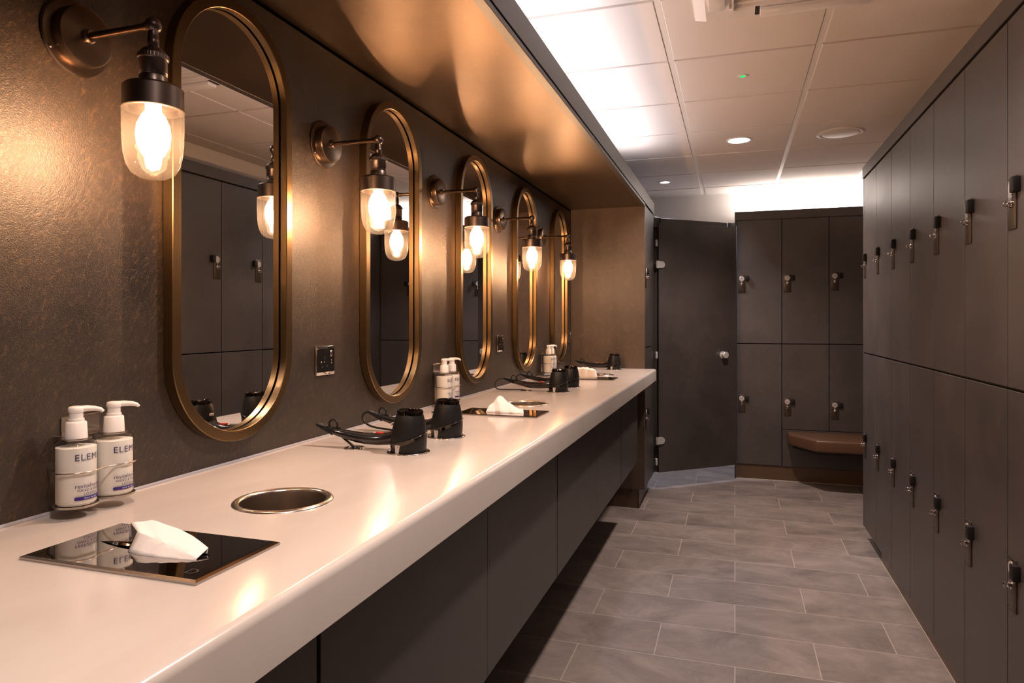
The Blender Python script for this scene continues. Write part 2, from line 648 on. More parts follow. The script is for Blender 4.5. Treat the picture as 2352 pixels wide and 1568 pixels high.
# bulkhead over the vanity
b = MB()
b.box(WX - 0.016, CABX + 0.004, NY, YE, SOF, SOF + 0.016)
struct(b.build('trim_2', M_soffit, smooth=0))
b = MB()
b.box(CABX - 0.022, CABX + 0.006, NY, YE, SOF - 0.002, COR0 - 0.007, 0.001, 1)
b.box(CABX - 0.022, CABX + 0.006, NY, YC, COR0, COR1, 0.0015, 1)
struct(b.build('trim_3', M_lock, smooth=0))
b = MB()
b.box(CABX - 0.03, CABX - 0.012, NY, YC, SOF + 0.01, COR0 + 0.02)
b.box(WX - 0.016, CABX - 0.022, NY, YC, SOF + 0.016, SOF + 0.03)
struct(b.build('trim_4', M_black, smooth=0))
# silicone bead along the back of the counter
b = MB(); b.tube([(WX + 0.002, NY, CZ + 0.001), (WX + 0.002, YE, CZ + 0.001)], 0.004, 8)
struct(b.build('trim_5', M_bead))

# column at the end of the vanity: filler, carcass shell, plinth
b = MB()
b.box(WX, CABX - 0.002, 5.150, YC, 0.132, COR0 - 0.006)
b.box(CABX - 0.02, CABX, 5.150, YC, 0.132, COR0 - 0.006, 0.001, 1)
struct(b.build('trim_6', M_lock, smooth=0))
b = MB(); b.box(WX, CABX - 0.045, YE + 0.006, YC - 0.01, 0.0, 0.131)
struct(b.build('baseboard_column', M_plinth, smooth=0))
b = MB(); b.box(CABX - 0.045, CABX - 0.041, YE + 0.004, YE + 0.012, 0.0, 0.131)
struct(b.build('trim_7', M_carc, smooth=0))

# right bank: cornice, end panel, plinth, blank run towards the camera
b = MB(); b.box(RX - 0.004, RX + 0.02, NY, 4.530, 2.146, 2.213, 0.0015, 1)
b.box(RX + 0.02, RW, NY, 4.530, 2.19, 2.213)
struct(b.build('trim_8', M_lock, smooth=0))
b = MB(); b.box(RX, RW, 4.503, 4.530, 0.080, 2.143, 0.001, 1)
struct(b.build('trim_9', M_lock, smooth=0))
b = MB(); b.box(RX + 0.024, RW, NY, 4.125, 0.0, 0.078)
struct(b.build('baseboard_right', M_plinth, smooth=0))
b = MB(); b.tube([(RX + 0.0235, NY, 0.001), (RX + 0.0235, 4.125, 0.001)], 0.0025, 6)
struct(b.build('trim_16', M_grout))
b = MB(); b.tube([(0.011, FY + 0.0115, 0.001), (RW - 0.016, FY + 0.0115, 0.001)], 0.003, 6)
struct(b.build('trim_17', M_grout))
b = MB()
for k in range(10):
    ya, yb = 1.881 - 0.374 * (k + 1), 1.881 - 0.374 * k
    if ya < NY:
        break
    b.box(RX, RX + 0.0195, ya + 0.0025, yb - 0.0025, 0.083, 1.1065, 0.0006, 1)
    b.box(RX, RX + 0.0195, ya + 0.0025, yb - 0.0025, 1.1135, 2.1375, 0.0006, 1)
b.box(RX + 0.02, RW, NY, 1.879, 0.080, 2.140)
struct(b.build('wall_right_panel', M_lock, smooth=0))
b = MB(); b.box(RX + 0.022, RW, NY, 4.503, 2.141, 2.189)
struct(b.build('trim_10', M_carc, smooth=0))

b = MB(); b.box(RW - 0.016, RW, 4.531, FY + 0.02, 0.0, 2.198)
struct(b.build('wall_alcove', M_lock, smooth=0))

# far bank: cornice, end panel, plinth, panel under the short lockers
b = MB(); b.box(-0.002, RW, FY - 0.004, FY + 0.02, 2.128, 2.198, 0.0015, 1)
b.box(-0.002, RW, FY + 0.02, BW - 0.13, 2.127, 2.198)
b.box(-0.002, RW, FY + 0.006, FY + 0.02, 2.1255, 2.130)
struct(b.build('trim_11', M_lock, smooth=0))
b = MB(); b.box(-0.002, 0.011, FY, BW, 0.0, 2.126)
struct(b.build('trim_12', M_lock, smooth=0))
b = MB(); b.box(0.011, RW, FY + 0.012, FY + 0.03, 0.0, 0.118)
struct(b.build('baseboard_back', M_plinth, smooth=0))
b = MB(); b.box(0.366, RW, FY, FY + 0.02, 0.121, 0.418, 0.001, 1)
struct(b.build('trim_13', M_lock, smooth=0))

# ------------------------------------------------------------------ lockers
def make_locker(w, h, depth, lock_z, number=None, tilt=0.0):
    """front on the local plane y=0 facing -y, lower left corner at the origin"""
    t = empty('locker', (0, 0, 0))
    b = MB(); b.box(0.001, w - 0.001, 0.021, depth, 0.0, h)
    b.build('carcass', M_carc, t, 0)
    b = MB(); b.box(0.0025, w - 0.0025, 0.0, 0.0016, 0.0025, h - 0.0025, 0.0005, 1)
    d = b.build('door', M_lock, t, 0)
    b = MB(); b.box(0.0027, w - 0.0027, 0.0016, 0.018, 0.0027, h - 0.0027)
    b.build('door_core', M_black, d, 0)
    px = 0.012
    pw, ph = 0.058, 0.146
    b = MB()
    b.box(px, px + pw, -0.004, 0.0, lock_z - ph, lock_z, 0.002, 2)
    b.build('lock_plate', M_lockplate, d)
    for sx in (0.006, pw - 0.006):
        for sz in (0.006, ph - 0.006):
            b = MB()
            b.lathe([(0, 0.0012), (0.0016, 0.001), (0.0028, 0.0)], 10,
                    Matrix.Translation((px + sx, -0.0042, lock_z - sz)) @ Matrix.Rotation(PI / 2, 4, 'X'))
            b.build('plate_screw', M_carc, d)
    cx = px + 0.029
    b = MB()
    b.box(px + pw - 0.003, px + pw + 0.025, -0.0185, 0.0, lock_z - 0.050, lock_z - 0.008, 0.002, 2)
    b.build('lock_housing', M_lockblk, d)
    R = Matrix.Translation((cx, -0.004, lock_z - 0.030)) @ Matrix.Rotation(PI / 2, 4, 'X')
    b = MB(); b.lathe([(0, 0.0022), (0.0188, 0.0022), (0.0195, 0.0016), (0.0195, 0.0)], 28, R)
    b.build('number_disc', M_disc, d)
    if number:
        me = text_mesh(number, 0.019, 0.0)
        b = MB(); b.mesh(me, Matrix.Translation((cx, -0.0064, lock_z - 0.030)) @ Matrix.Rotation(PI / 2, 4, 'X'))
        b.build('number_print', M_carc, d, 0)
    # small pale arrow marker and the chrome key cylinder with its loop
    b = MB()
    b.prism([(-0.0055, 0.004), (0.0055, 0.004), (0, -0.006)], 0, 0.001,
            Matrix.Translation((cx, -0.0042, lock_z - 0.056)) @ Matrix.Rotation(PI / 2, 4, 'X'))
    b.build('arrow_mark', M_disc, d, 0)
    K = Matrix.Translation((cx, -0.004, lock_z - 0.076)) @ Matrix.Rotation(PI / 2, 4, 'X')
    b = MB(); b.lathe([(0.0115, 0), (0.0115, 0.003), (0.0085, 0.005), (0.0085, 0.008), (0.006, 0.0095), (0, 0.010)], 20, K)
    c = (cx, -0.026, lock_z - 0.076)
    b.tube([(c[0], -0.0165 + 0.0062 * math.cos(a), c[2] + 0.0068 * math.sin(a)) for a in [2 * PI * k / 18 for k in range(18)]],
           0.0021, 8, closed=True)
    b.build('key_knob', M_chrome, d)
    return t


ORD = ['nearest the camera', 'second from the camera end', 'third from the camera end', 'fourth, in the middle',
       'third from the far end', 'second from the far end', 'last at the far end']
RUP = make_locker(0.374, 1.029, 0.335, 0.585)
RLO = make_locker(0.374, 1.026, 0.335, 0.585 - 0.02)
first = True
for k in range(7):
    y1 = 1.881 + 0.374 * (k + 1)
    for tier, proto, z, nm in ((0, RUP, 1.111, 'upper'), (1, RLO, 0.082, 'lower')):
        if k == 0:
            o = proto
            o.location = (RX, y1, z)
            o.rotation_euler = (0, 0, -PI / 2)
        else:
            o = dup(proto, (RX, y1, z), -PI / 2)
        tag(o, '%s dark slate locker in the right-hand bank, column %s' % (nm, ORD[k]), 'locker',
            'lockers in the right-hand bank')

FCOL = [0.0125, 0.362, 0.712]
FN = [('49', '50'), ('51', '52'), ('53', '54')]
FORD = ['left column beside the cubicle door', 'middle column', 'right column, half hidden by the right-hand bank']
for k in range(3):
    w = (FCOL + [1.068])[k + 1] - FCOL[k]
    o = make_locker(w, 1.012, 0.30, 1.680 - 1.114 + 0.01 * (k == 2) - 0.004, FN[k][0])
    o.location = (FCOL[k], FY, 1.114)
    tag(o, 'upper slate locker of the far end bank, %s' % FORD[k], 'locker', 'lockers in the far end bank')
    z0 = 0.121 if k == 0 else 0.421
    o = make_locker(w, 1.112 - z0, 0.30, 0.690 - 0.014 * k - z0, FN[k][1])
    o.location = (FCOL[k], FY, z0)
    tag(o, ('tall lower slate locker of the far end bank, %s' if k == 0 else
            'short lower slate locker above the brown bench, %s') % FORD[k],
        'locker', 'lockers in the far end bank')

w = 5.148 - 4.793
o = make_locker(w, 0.994, 0.49, 0.567)
o.location = (CABX, 4.793, 1.112); o.rotation_euler = (0, 0, PI / 2)
tag(o, 'upper locker in the narrow column past the end of the white counter', 'locker', 'lockers in the end column')
o = make_locker(w, 0.976, 0.49, 0.690 - 0.134)
o.location = (CABX, 4.793, 0.134); o.rotation_euler = (0, 0, PI / 2)
tag(o, 'lower locker in the narrow column under the far tip of the counter', 'locker', 'lockers in the end column')

# ------------------------------------------------------------------ cubicle door (closed, set diagonally)
H = Vector((-0.556, 5.346, 0)); LT = Vector((0.010, 5.826, 0))
ux = (LT - H).normalized()
ang = math.atan2(ux.y, ux.x)
DW = (LT - H).length
dr = empty('door_1', (H.x, H.y, 0.132), ang)
struct(dr)
b = MB(); b.box(0, DW, 0.0, 0.018, 0.0, 1.922, 0.0015, 2)
b.build('door_leaf', M_lock, dr, 0)
for z in (1.60, 0.245):   # patch hinges
    b = MB()
    poly = [(-0.030, -0.026), (0.022, -0.026)]
    poly += [(0.022 + 0.026 * math.sin(a), -0.026 * math.cos(a)) for a in [PI * k / 10 for k in range(1, 10)]]
    poly += [(0.022, 0.026), (-0.030, 0.026)]
    b.prism(poly, 0.0, 0.012, Matrix.Translation((0, 0.0, z)) @ Matrix.Rotation(PI / 2, 4, 'X'), 0.001, 1)
    b.lathe([(0, -0.03), (0.006, -0.03), (0.006, 0.03), (0, 0.03)], 12, Matrix.Translation((-0.020, -0.014, z)))
    b.build('hinge', M_alu, dr)
for z in (1.765, 0.905, 0.085):
    b = MB()
    b.box(-0.034, -0.018, -0.010, 0.006, z - 0.026, z + 0.026, 0.001, 1)
    b.build('hinge_block', M_alu, dr)
b = MB()
b.lathe([(0.030, 0.0), (0.030, 0.004), (0.020, 0.006), (0.018, 0.020), (0.026, 0.026), (0.027, 0.040), (0.024, 0.043), (0, 0.043)], 28,
        Matrix.Translation((DW - 0.135, 0.0, 0.894)) @ Matrix.Rotation(PI / 2, 4, 'X'))
b.build('door_knob', M_alu, dr)
b = MB(); b.box(-0.593, -0.543, 5.368, 5.392, 0.132, 2.09)
b.box(-0.640, -0.5925, 5.311, 5.392, 0.132, 2.09)
struct(b.build('trim_15', M_carc, smooth=0))
# headrail above the door
b = MB()
MR = Matrix.Translation((H.x, H.y, 0)) @ Matrix.Rotation(ang, 4, 'Z')
b.box(-0.045, DW - 0.075, 0.022, 0.040, 2.02, 2.094, 0.002, 1, MR)
b.box(-0.045, 0.030, 0.018, 0.044, 2.02, 2.100, 0.002, 1, MR)
b.box(DW - 0.060, DW + 0.02, 0.030, 0.046, 2.02, 2.098, 0.006, 2, MR)
struct(b.build('trim_14', M_lock))

# ------------------------------------------------------------------ counter
cut = MB()
for k in range(3):
    y = 1.064 + P * k
    cut.lathe([(0, -0.2), (0.081, -0.2), (0.081, 0.1), (0, 0.1)], 48, Matrix.Translation((-0.790, y, CZ)))
    cut.box(-0.905, -0.665, 0.715 + P * k, 0.822 + P * k, CZ - 0.2, CZ + 0.1)
DRY = [(1.560, 0), (1.800, 1), (3.100, 2), (3.340, 1), (4.640, 0)]
for y, kind in DRY:
    cut.lathe([(0, -0.2), (0.0485, -0.2), (0.0485, 0.1), (0, 0.1)], 40, Matrix.Translation((-0.785, y, CZ)))
    cut.lathe([(0, -0.2), (0.023, -0.2), (0.023, 0.1), (0, 0.1)], 24, Matrix.Translation((-0.940, y, CZ)))
oc = cut.build('cutter', M_black, smooth=0)
b = MB()
prof = [(WX, CU), (CF, CU)]
R_ = 0.013
prof += [(CF - R_ + R_ * math.cos(a), CZ - R_ + R_ * math.sin(a)) for a in [PI / 2 * k / 5 for k in range(6)]]
prof += [(WX, CZ)]
MY = Matrix(((1, 0, 0, 0), (0, 0, 1, 0), (0, 1, 0, 0), (0, 0, 0, 1)))
b.prism(prof, NY + 0.2, YE, MY)
top = b.build('countertop', M_counter, smooth=0)
md = top.modifiers.new('holes', 'BOOLEAN')
md.object = oc
md.operation = 'DIFFERENCE'
md.solver = 'EXACT'
dg = bpy.context.evaluated_depsgraph_get(); dg.update()
me = bpy.data.meshes.new_from_object(top.evaluated_get(dg))
top.modifiers.clear()
top.data = me
for p in me.polygons:
    p.use_smooth = True
me.set_sharp_from_angle(angle=math.radians(35))
bpy.data.objects.remove(oc)
tag(top, 'long white stone vanity counter with rounded front edge', 'counter')

# cabinets hung under the counter
CG = [-1.40, 0.883, 2.330, 3.740, 4.412]
CM = [-0.20, 1.617, 3.040, 4.075]
CN = ['long dark vanity cabinet under the nearest stretch of white counter',
      'dark vanity cabinet with two doors under the first pair of hair dryers',
      'dark vanity cabinet with two doors under the second pair of hair dryers',
      'short dark vanity cabinet at the far end of the counter']
for k in range(4):
    y0, y1, ym = CG[k] + 0.003, CG[k + 1] - 0.003, CM[k]
    c = empty('vanity_cabinet', (CABX, (y0 + y1) / 2, CABZ))
    oy = (y0 + y1) / 2
    b = MB()
    ya, yb = y0 - oy, y1 - oy
    dpt = WX - CABX + 0.0005
    b.box(dpt, -0.021, ya, yb, 0.0, 0.016)
    b.box(dpt, -0.021, ya, ya + 0.016, 0.016, CU - CABZ - 0.001)
    b.box(dpt, -0.021, yb - 0.016, yb, 0.016, CU - CABZ - 0.001)
    b.box(dpt, dpt + 0.010, ya, yb, 0.016, CU - CABZ - 0.001)
    b.box(-0.05, -0.021, ya, yb, CU - CABZ - 0.04, CU - CABZ - 0.001)
    b.build('carcass', M_cab, c, 0)
    for (p0, p1, gl, gr) in ((ya, ym - oy, 0.002, 0.0008), (ym - oy, yb, 0.0008, 0.002)):
        b = MB(); b.box(-0.018, 0.0, p0 + gl, p1 - gr, 0.0, CU - CABZ - 0.004, 0.001, 2)
        b.build('door', M_cab, c, 0)
    tag(c, CN[k], 'cabinet', 'vanity cabinets under the counter')

# ------------------------------------------------------------------ mirrors
def pill(hw, hz, n=20):
    """outline in (y, z), centre origin; hw half width, hz half height"""
    pts = []
    st = hz - hw
    for k in range(n + 1):
        a = PI * k / n
        pts.append((hw * math.cos(a), st + hw * math.sin(a)))
    for k in range(n + 1):
        a = PI + PI * k / n
        pts.append((hw * math.cos(a), -st + hw * math.sin(a)))
    return pts


def make_mirror():
    t = empty('pill_mirror', (0, 0, 0))
    hw, hz = 0.198, 0.505
    b = MB()
    prof = [(0.0, 0.002), (0.0, 0.0245), (0.0015, 0.026), (0.0225, 0.026), (0.024, 0.0245), (0.024, 0.0085), (0.012, 0.0065), (0.012, 0.002)]
    bm = b.bm
    rings = []
    for off, x in prof:
        rings.append([bm.verts.new((x, y, z)) for y, z in pill(hw - off, hz - off, 28)])
    for A, B in zip(rings, rings[1:] + rings[:1]):
        n = len(A)
        for i in range(n):
            j = (i + 1) % n
            bm.faces.new((A[i], A[j], B[j], B[i]))
    b.build('frame', M_brass, t, 35)
    b = MB()
    M3 = Matrix(((0, 0, 1, 0), (1, 0, 0, 0), (0, 1, 0, 0), (0, 0, 0, 1)))
    b.prism(pill(hw - 0.0215, hz - 0.0215, 28), 0.0015, 0.0050, M3)
    b.build('mirror_glass', M_mirror, t, 0)
    return t


MIR = make_mirror()
MN = ['first tall brass pill mirror, largest, behind the nearest wall lamp',
      'second tall brass pill mirror, above the first two hair dryers',
      'third tall brass pill mirror, behind the second pump bottles, middle of five',
      'fourth tall brass pill mirror, above the second pair of hair dryers',
      'fifth and farthest brass pill mirror, beside the end panel']
for k in range(5):
    loc = (WX, 1.306 + 0.77 * k, 1.527)
    o = MIR
    if k == 0:
        o.location = loc
    else:
        o = dup(MIR, loc)
    tag(o, MN[k], 'mirror', 'brass pill mirrors along the vanity wall')

# ------------------------------------------------------------------ wall lamps
def make_lamp():
    """origin on the wall at arm height; x points into the room"""
    t = empty('wall_lamp', (0, 0, 0))
    RX90 = Matrix.Rotation(PI / 2, 4, 'Y')      # local z -> x
    b = MB()
    b.lathe([(0, 0.0), (0.066, 0.0), (0.067, 0.003), (0.065, 0.006), (0.058, 0.0075), (0, 0.0075)], 48, RX90)
    b.build('backplate', M_bronze, t)
    b = MB()
    b.lathe([(0.0525, 0.007), (0.0525, 0.025), (0.0510, 0.0285), (0.0485, 0.0295), (0, 0.0295)], 48, RX90)
    b.build('canopy', M_bronze, t)
    for a in (3.7, 0.9):
        b = MB()
        b.lathe([(0, 0.0022), (0.002, 0.0022), (0.0038, 0.0), (0.0, 0.0)], 12,
                Matrix.Translation((0.0072, 0.061 * math.cos(a), 0.061 * math.sin(a))) @ RX90)
        b.build('screw', M_steel, t)
    ax = 0.176
    b = MB()
    b.lathe([(0.0125, 0.0295), (0.0125, 0.034), (0.0098, 0.037), (0.0098, 0.039), (0.0062, 0.039), (0.0062, ax - 0.02),
             (0.0076, ax - 0.018), (0.0076, ax - 0.006)], 24, RX90)
    b.build('arm', M_bronze, t)
    T = Matrix.Translation((ax, 0, 0))
    b = MB()
    n = 10
    b.lathe([(0.0135 * math.sin(PI * k / n) if 0 < k < n else 0, 0.0135 * math.cos(PI * k / n)) for k in range(n + 1)], 24, T)
    b.lathe([(0.0084, -0.010), (0.0084, -0.022), (0.0092, -0.023), (0.0092, -0.034), (0.0084, -0.035), (0.0084, -0.039)], 24, T)
    b.build('knuckle', M_gun, t)
    b = MB()
    b.lathe([(0.0084, -0.0368), (0.012, -0.0388), (0.018, -0.0428), (0.0215, -0.0478), (0.0228, -0.0493), (0.0245, -0.0508),
             (0.0245, -0.0578), (0.0228, -0.0593), (0.0222, -0.0608), (0.0222, -0.0808), (0.0210, -0.0823), (0.0222, -0.0838), (0.0210, -0.0863), (0.0222, -0.0888),
             (0.0222, -0.1028)], 36, T)
    b.build('lamp_socket', M_gun, t)
    b = MB()      # knurled ring
    kn = []
    for k in range(72):
        a = 2 * PI * k / 72
        r = 0.0248 if k % 2 else 0.0242
        kn.append((ax + r * math.cos(a), r * math.sin(a)))
    b.prism(kn, -0.0573, -0.0513)
    b.build('knurled_ring', M_gun, t, 0)
    b = MB()
    b.lathe([(0.0222, -0.1030), (0.030, -0.1035), (0.0435, -0.1040), (0.0475, -0.1080), (0.0478, -0.1435), (0.0465, -0.1445), (0.040, -0.1440),
             (0.040, -0.1350), (0.018, -0.1330), (0, -0.1330)], 48, T)
    b.build('collar', M_gun, t)
    b = MB()
    pr = [(0.0462, -0.1415), (0.0488, -0.1445), (0.0482, -0.149), (0.0480, -0.172), (0.0474, -0.200), (0.0455, -0.220), (0.0415, -0.238), (0.034, -0.251),
          (0.022, -0.2585), (0.010, -0.2612), (0, -0.262)]
    b.lathe(pr, 48, T)
    b.build('glass_shade', M_glass, t, 80)
    b = MB()
    pb = [(0.0, -0.1300), (0.0125, -0.1320), (0.0125, -0.1460), (0.0190, -0.1540), (0.0255, -0.1690), (0.0275, -0.1860), (0.0255, -0.2030), (0.0190, -0.2170),
          (0.0135, -0.2250), (0.0125, -0.2360), (0.010, -0.2430), (0, -0.2450)]
    b.lathe(pb, 24, T)
    bu = b.build('bulb', M_bulb, t, 80)
    b = MB()
    b.lathe([(0, -0.1770), (0.003, -0.1790), (0.0048, -0.1830), (0.0048, -0.2130), (0.003, -0.2180), (0, -0.2200)], 14, T)
    b.build('filament', M_fil, bu, 80)
    return t


LAMP = make_lamp()
LN = ['nearest and largest caged-glass wall lamp, left of the first mirror',
      'wall lamp between the first and second pill mirrors',
      'wall lamp between the second and third pill mirrors',
      'wall lamp between the third and fourth pill mirrors',
      'farthest wall lamp, beside the fifth mirror near the end panel']
LN[0] = 'nearest and largest glass wall lamp, left of the first mirror'
for k, y in enumerate([0.913, 1.683, 2.442, 3.190, 3.944]):
    loc = (WX, y, 1.7995)
    if k == 0:
        o = LAMP; o.location = loc
    else:
        o = dup(LAMP, loc)
    tag(o, LN[k] + ', lit, bronze', 'wall lamp', 'bronze wall lamps between the mirrors')

# ------------------------------------------------------------------ electrical outlets
def make_outlet():
    t = empty('power_outlet', (0, 0, 0))
    b = MB()
    b.box(0, 0.007, -0.046, 0.046, -0.042, 0.042, 0.003, 2)
    b.build('faceplate', M_chrome, t)
    b = MB()
    b.box(0.0068, 0.0082, -0.0435, 0.0425, -0.033, 0.0345, 0.0006, 1)
    b.build('insert', M_outlet, t)
    b = MB()
    b.box(0.008, 0.012, 0.018, 0.029, 0.010, 0.028, 0.0015, 1, None)
    b.build('rocker_switch', M_steel, t)
    b = MB()
    for (y, z, w, h) in ((-0.008, 0.008, 0.005, 0.009), (-0.019, -0.018, 0.009, 0.005), (0.003, -0.017, 0.009, 0.005)):
        b.box(0.0081, 0.0086, y - w / 2, y + w / 2, z - h / 2, z + h / 2)
    b.build('pin_holes', M_black, t, 0)
    b = MB()
    for (y, z) in ((-0.008, -0.004), (-0.024, -0.004), (0.027, 0.000), (0.028, -0.008)):
        b.lathe([(0, 0.0009), (0.0016, 0.0009), (0.0022, 0.0)], 10, Matrix.Translation((0.0082, y, z)) @ Matrix.Rotation(PI / 2, 4, 'Y'))
    b.build('screws', M_chrome, t)
    return t


OUT = make_outlet()
for k, (y, s) in enumerate(((1.685, 'between the first and second mirrors'), (3.215, 'between the third and fourth mirrors'),
                            (4.690, 'just beyond the fifth mirror, half hidden'))):
    loc = (WX, y, 1.186)
    if k == 0:
        o = OUT; o.location = loc
    else:
        o = dup(OUT, loc)
    tag(o, 'black and chrome power outlet on the wall ' + s, 'power outlet', 'power outlets on the vanity wall')

# ------------------------------------------------------------------ pump bottles and their racks
BR = 0.0312
def bend(me, r, z0=0.0, a0=0.0):
    for v in me.vertices:
        a = v.co.x / r + a0
        z = v.co.y + z0
        d = r + v.co.z
        v.co = (d * math.cos(a), d * math.sin(a), z)
    return me


def make_bottle():
    t = empty('pump_bottle', (0, 0, 0))
    b = MB()
    b.lathe([(0, 0.0), (BR - 0.004, 0.0), (BR - 0.001, 0.0015), (BR, 0.005), (BR, 0.098), (BR - 0.0015, 0.1035), (BR - 0.005, 0.107), (0.0215, 0.1095), (0.0175, 0.1105),
             (0.0165, 0.113)], 48)
    b.build('bottle_shell', M_bottle, t, 60)
    b = MB()
    b.lathe([(0, 0.002), (BR - 0.004, 0.002), (BR - 0.0015, 0.005), (BR - 0.0012, 0.0975), (BR - 0.006, 0.0985), (0, 0.0985)], 48)
    b.build('lotion', M_lotion, t, 60)
    b = MB()
    b.lathe([(0.0, 0.1085), (0.0170, 0.1085), (0.0172, 0.111), (0.0158, 0.138), (0.0145, 0.1395), (0.0122, 0.140), (0.0122, 0.1445), (0.0105, 0.145), (0.0105, 0.156), (0, 0.156)], 32)
    b.build('pump_collar', M_wplastic, t, 45)
    b = MB()
    b.lathe([(0.0, 0.1545), (0.0112, 0.1545), (0.0122, 0.157), (0.0122, 0.162), (0.0105, 0.1645), (0.006, 0.1655), (0, 0.1658)], 28)
    dx, dy = math.cos(0.95), math.sin(0.95)
    pts = [(0.004, 0.160), (0.016, 0.1605), (0.028, 0.1595), (0.036, 0.157), (0.0395, 0.1535)]
    b.tube([(dx * r, dy * r, z) for r, z in pts], [0.0075, 0.0068, 0.0058, 0.0048, 0.0036], 12, flat=0.75)
    b.build('pump_head', M_wplastic, t, 50)
    b = MB()
    r = BR + 0.0003
    b.mesh(bend(text_mesh('ELEMIS', 0.0152, 0.0, spacing=1.16), r, 0.082, 0.05))
    b.build('brand_print', M_ink, t, 0)
    b = MB()
    b.mesh(bend(text_mesh('revitalise-me', 0.0092, 0.0, spacing=1.05), r, 0.0345, 0.05))
    b.mesh(bend(text_mesh('HAND & BODY', 0.0061, 0.0, spacing=1.05), r, 0.0275, 0.05))
    b.mesh(bend(text_mesh('LOTION', 0.0061, 0.0, spacing=1.05), r, 0.0212, 0.05))
    b.build('label_print', M_ink, t, 0)
    b = MB()
    n = 24
    bm = b.bm
    w = 0.052
    lo = []; hi = []
    for k in range(n + 1):
        x = -w / 2 + w * k / n
        cr = 0.0012 if k in (0, n) else 0.0
        a = x / r + 0.05
        lo.append(bm.verts.new((r * math.cos(a), r * math.sin(a), 0.0115 + cr)))
        hi.append(bm.verts.new((r * math.cos(a), r * math.sin(a), 0.0172 - cr)))
    for k in range(n):
        bm.faces.new((lo[k], lo[k + 1], hi[k + 1], hi[k]))
    b.build('violet_band', M_violet, t, 60)
    b = MB()
    b.mesh(bend(text_mesh('time to spa', 0.0048, 0.0, spacing=1.05), r + 0.0002, 0.0145, 0.05))
    b.build('band_print', M_whiteink, t, 0)
    return t


def make_rack():
    """origin on the wall at counter level, between the two bottles; x into the room"""
    t = empty('bottle_rack', (0, 0, 0))
    bx = 0.055
    sp = 0.037
    b = MB()
    b.box(0.001, 0.003, -0.022, 0.053, 0.130, 0.1625, 0.0009, 1)
    b.build('backplate', M_steel, t, 0)
    # neck shelf folded out of the backplate, with the necks passing through
    b = MB()
    b.box(0.003, bx - 0.017, -0.040, 0.053, 0.1315, 0.1330, 0.0005, 1)
    for s in (-1, 1):
        b.lathe([(0.0182, 0.1315), (0.0235, 0.1315), (0.0235, 0.1330), (0.0182, 0.1330)], 32, Matrix.Translation((bx, s * sp, 0)), close=True)
    b.build('neck_shelf', M_steel, t, 30)
    b = MB()
    for s in (-1, 1):
        b.lathe([(0, 0.0185), (0.0325, 0.0185), (0.0340, 0.0198), (0.0340, 0.0225), (0.0332, 0.0225), (0.0328, 0.0205), (0, 0.0205)], 40, Matrix.Translation((bx, s * sp, 0)))
    b.box(0.001, bx, -0.030, 0.030, 0.0186, 0.0204)
    b.build('base_tray', M_steel, t, 40)
    # waist wire hugging both bottles
    b = MB()
    R = BR + 0.0034
    pts = [(0.003, -sp - 0.010, 0.078)]
    for k in range(22):
        a = PI + 0.55 + (PI - 0.30) * k / 21       # 180 deg = the wall side
        a = -PI + 0.55 + (PI - 0.25 + 0.28) * k / 21
        pts.append((bx + R * math.cos(a), -sp + R * math.sin(a), 0.078))
    for k in range(22):
        a = -0.62 + (PI - 0.55 + 0.62) * k / 21
        pts.append((bx + R * math.cos(a), sp + R * math.sin(a), 0.078))
    pts.append((0.003, sp + 0.010, 0.078))
    b.tube(pts, 0.0016, 8)
    b.build('wire_guard', M_steel, t, 60)
    b = MB()
    b.box(0.001, 0.0025, -0.012, 0.012, 0.0186, 0.132)
    b.build('back_strap', M_steel, t, 0)
    return t


BOT = make_bottle()
RACK = make_rack()
RN = ['first steel wall rack, at the near end of the counter', 'second steel wall rack, between the second and third mirrors',
      'third steel wall rack, between the fourth and fifth mirrors']
BN = [('left pump bottle of the nearest pair, by the first tissue plate', 'right pump bottle of the nearest pair, closer to the first mirror'),
      ('near pump bottle of the middle pair, behind the second hair dryer', 'far pump bottle of the middle pair, next to the third mirror'),
      ('near pump bottle of the farthest pair, under the fourth mirror', 'far pump bottle of the farthest pair, mostly hidden')]
for k in range(3):
    yc = 0.9065 + P * k
    loc = (WX, yc, CZ)
    if k == 0:
        o = RACK; o.location = loc
    else:
        o = dup(RACK, loc)
    tag(o, RN[k] + ', holding two pump bottles', 'bottle rack', 'steel bottle racks on the vanity wall')
    for s in (0, 1):
        loc = (WX + 0.055, yc + (-0.037, 0.037)[s], CZ + 0.0207)
        if k == 0 and s == 0:
            o = BOT; o.location = loc
        else:
            o = dup(BOT, loc)
        tag(o, 'white ' + BN[k][s], 'pump bottle', 'white lotion pump bottles')

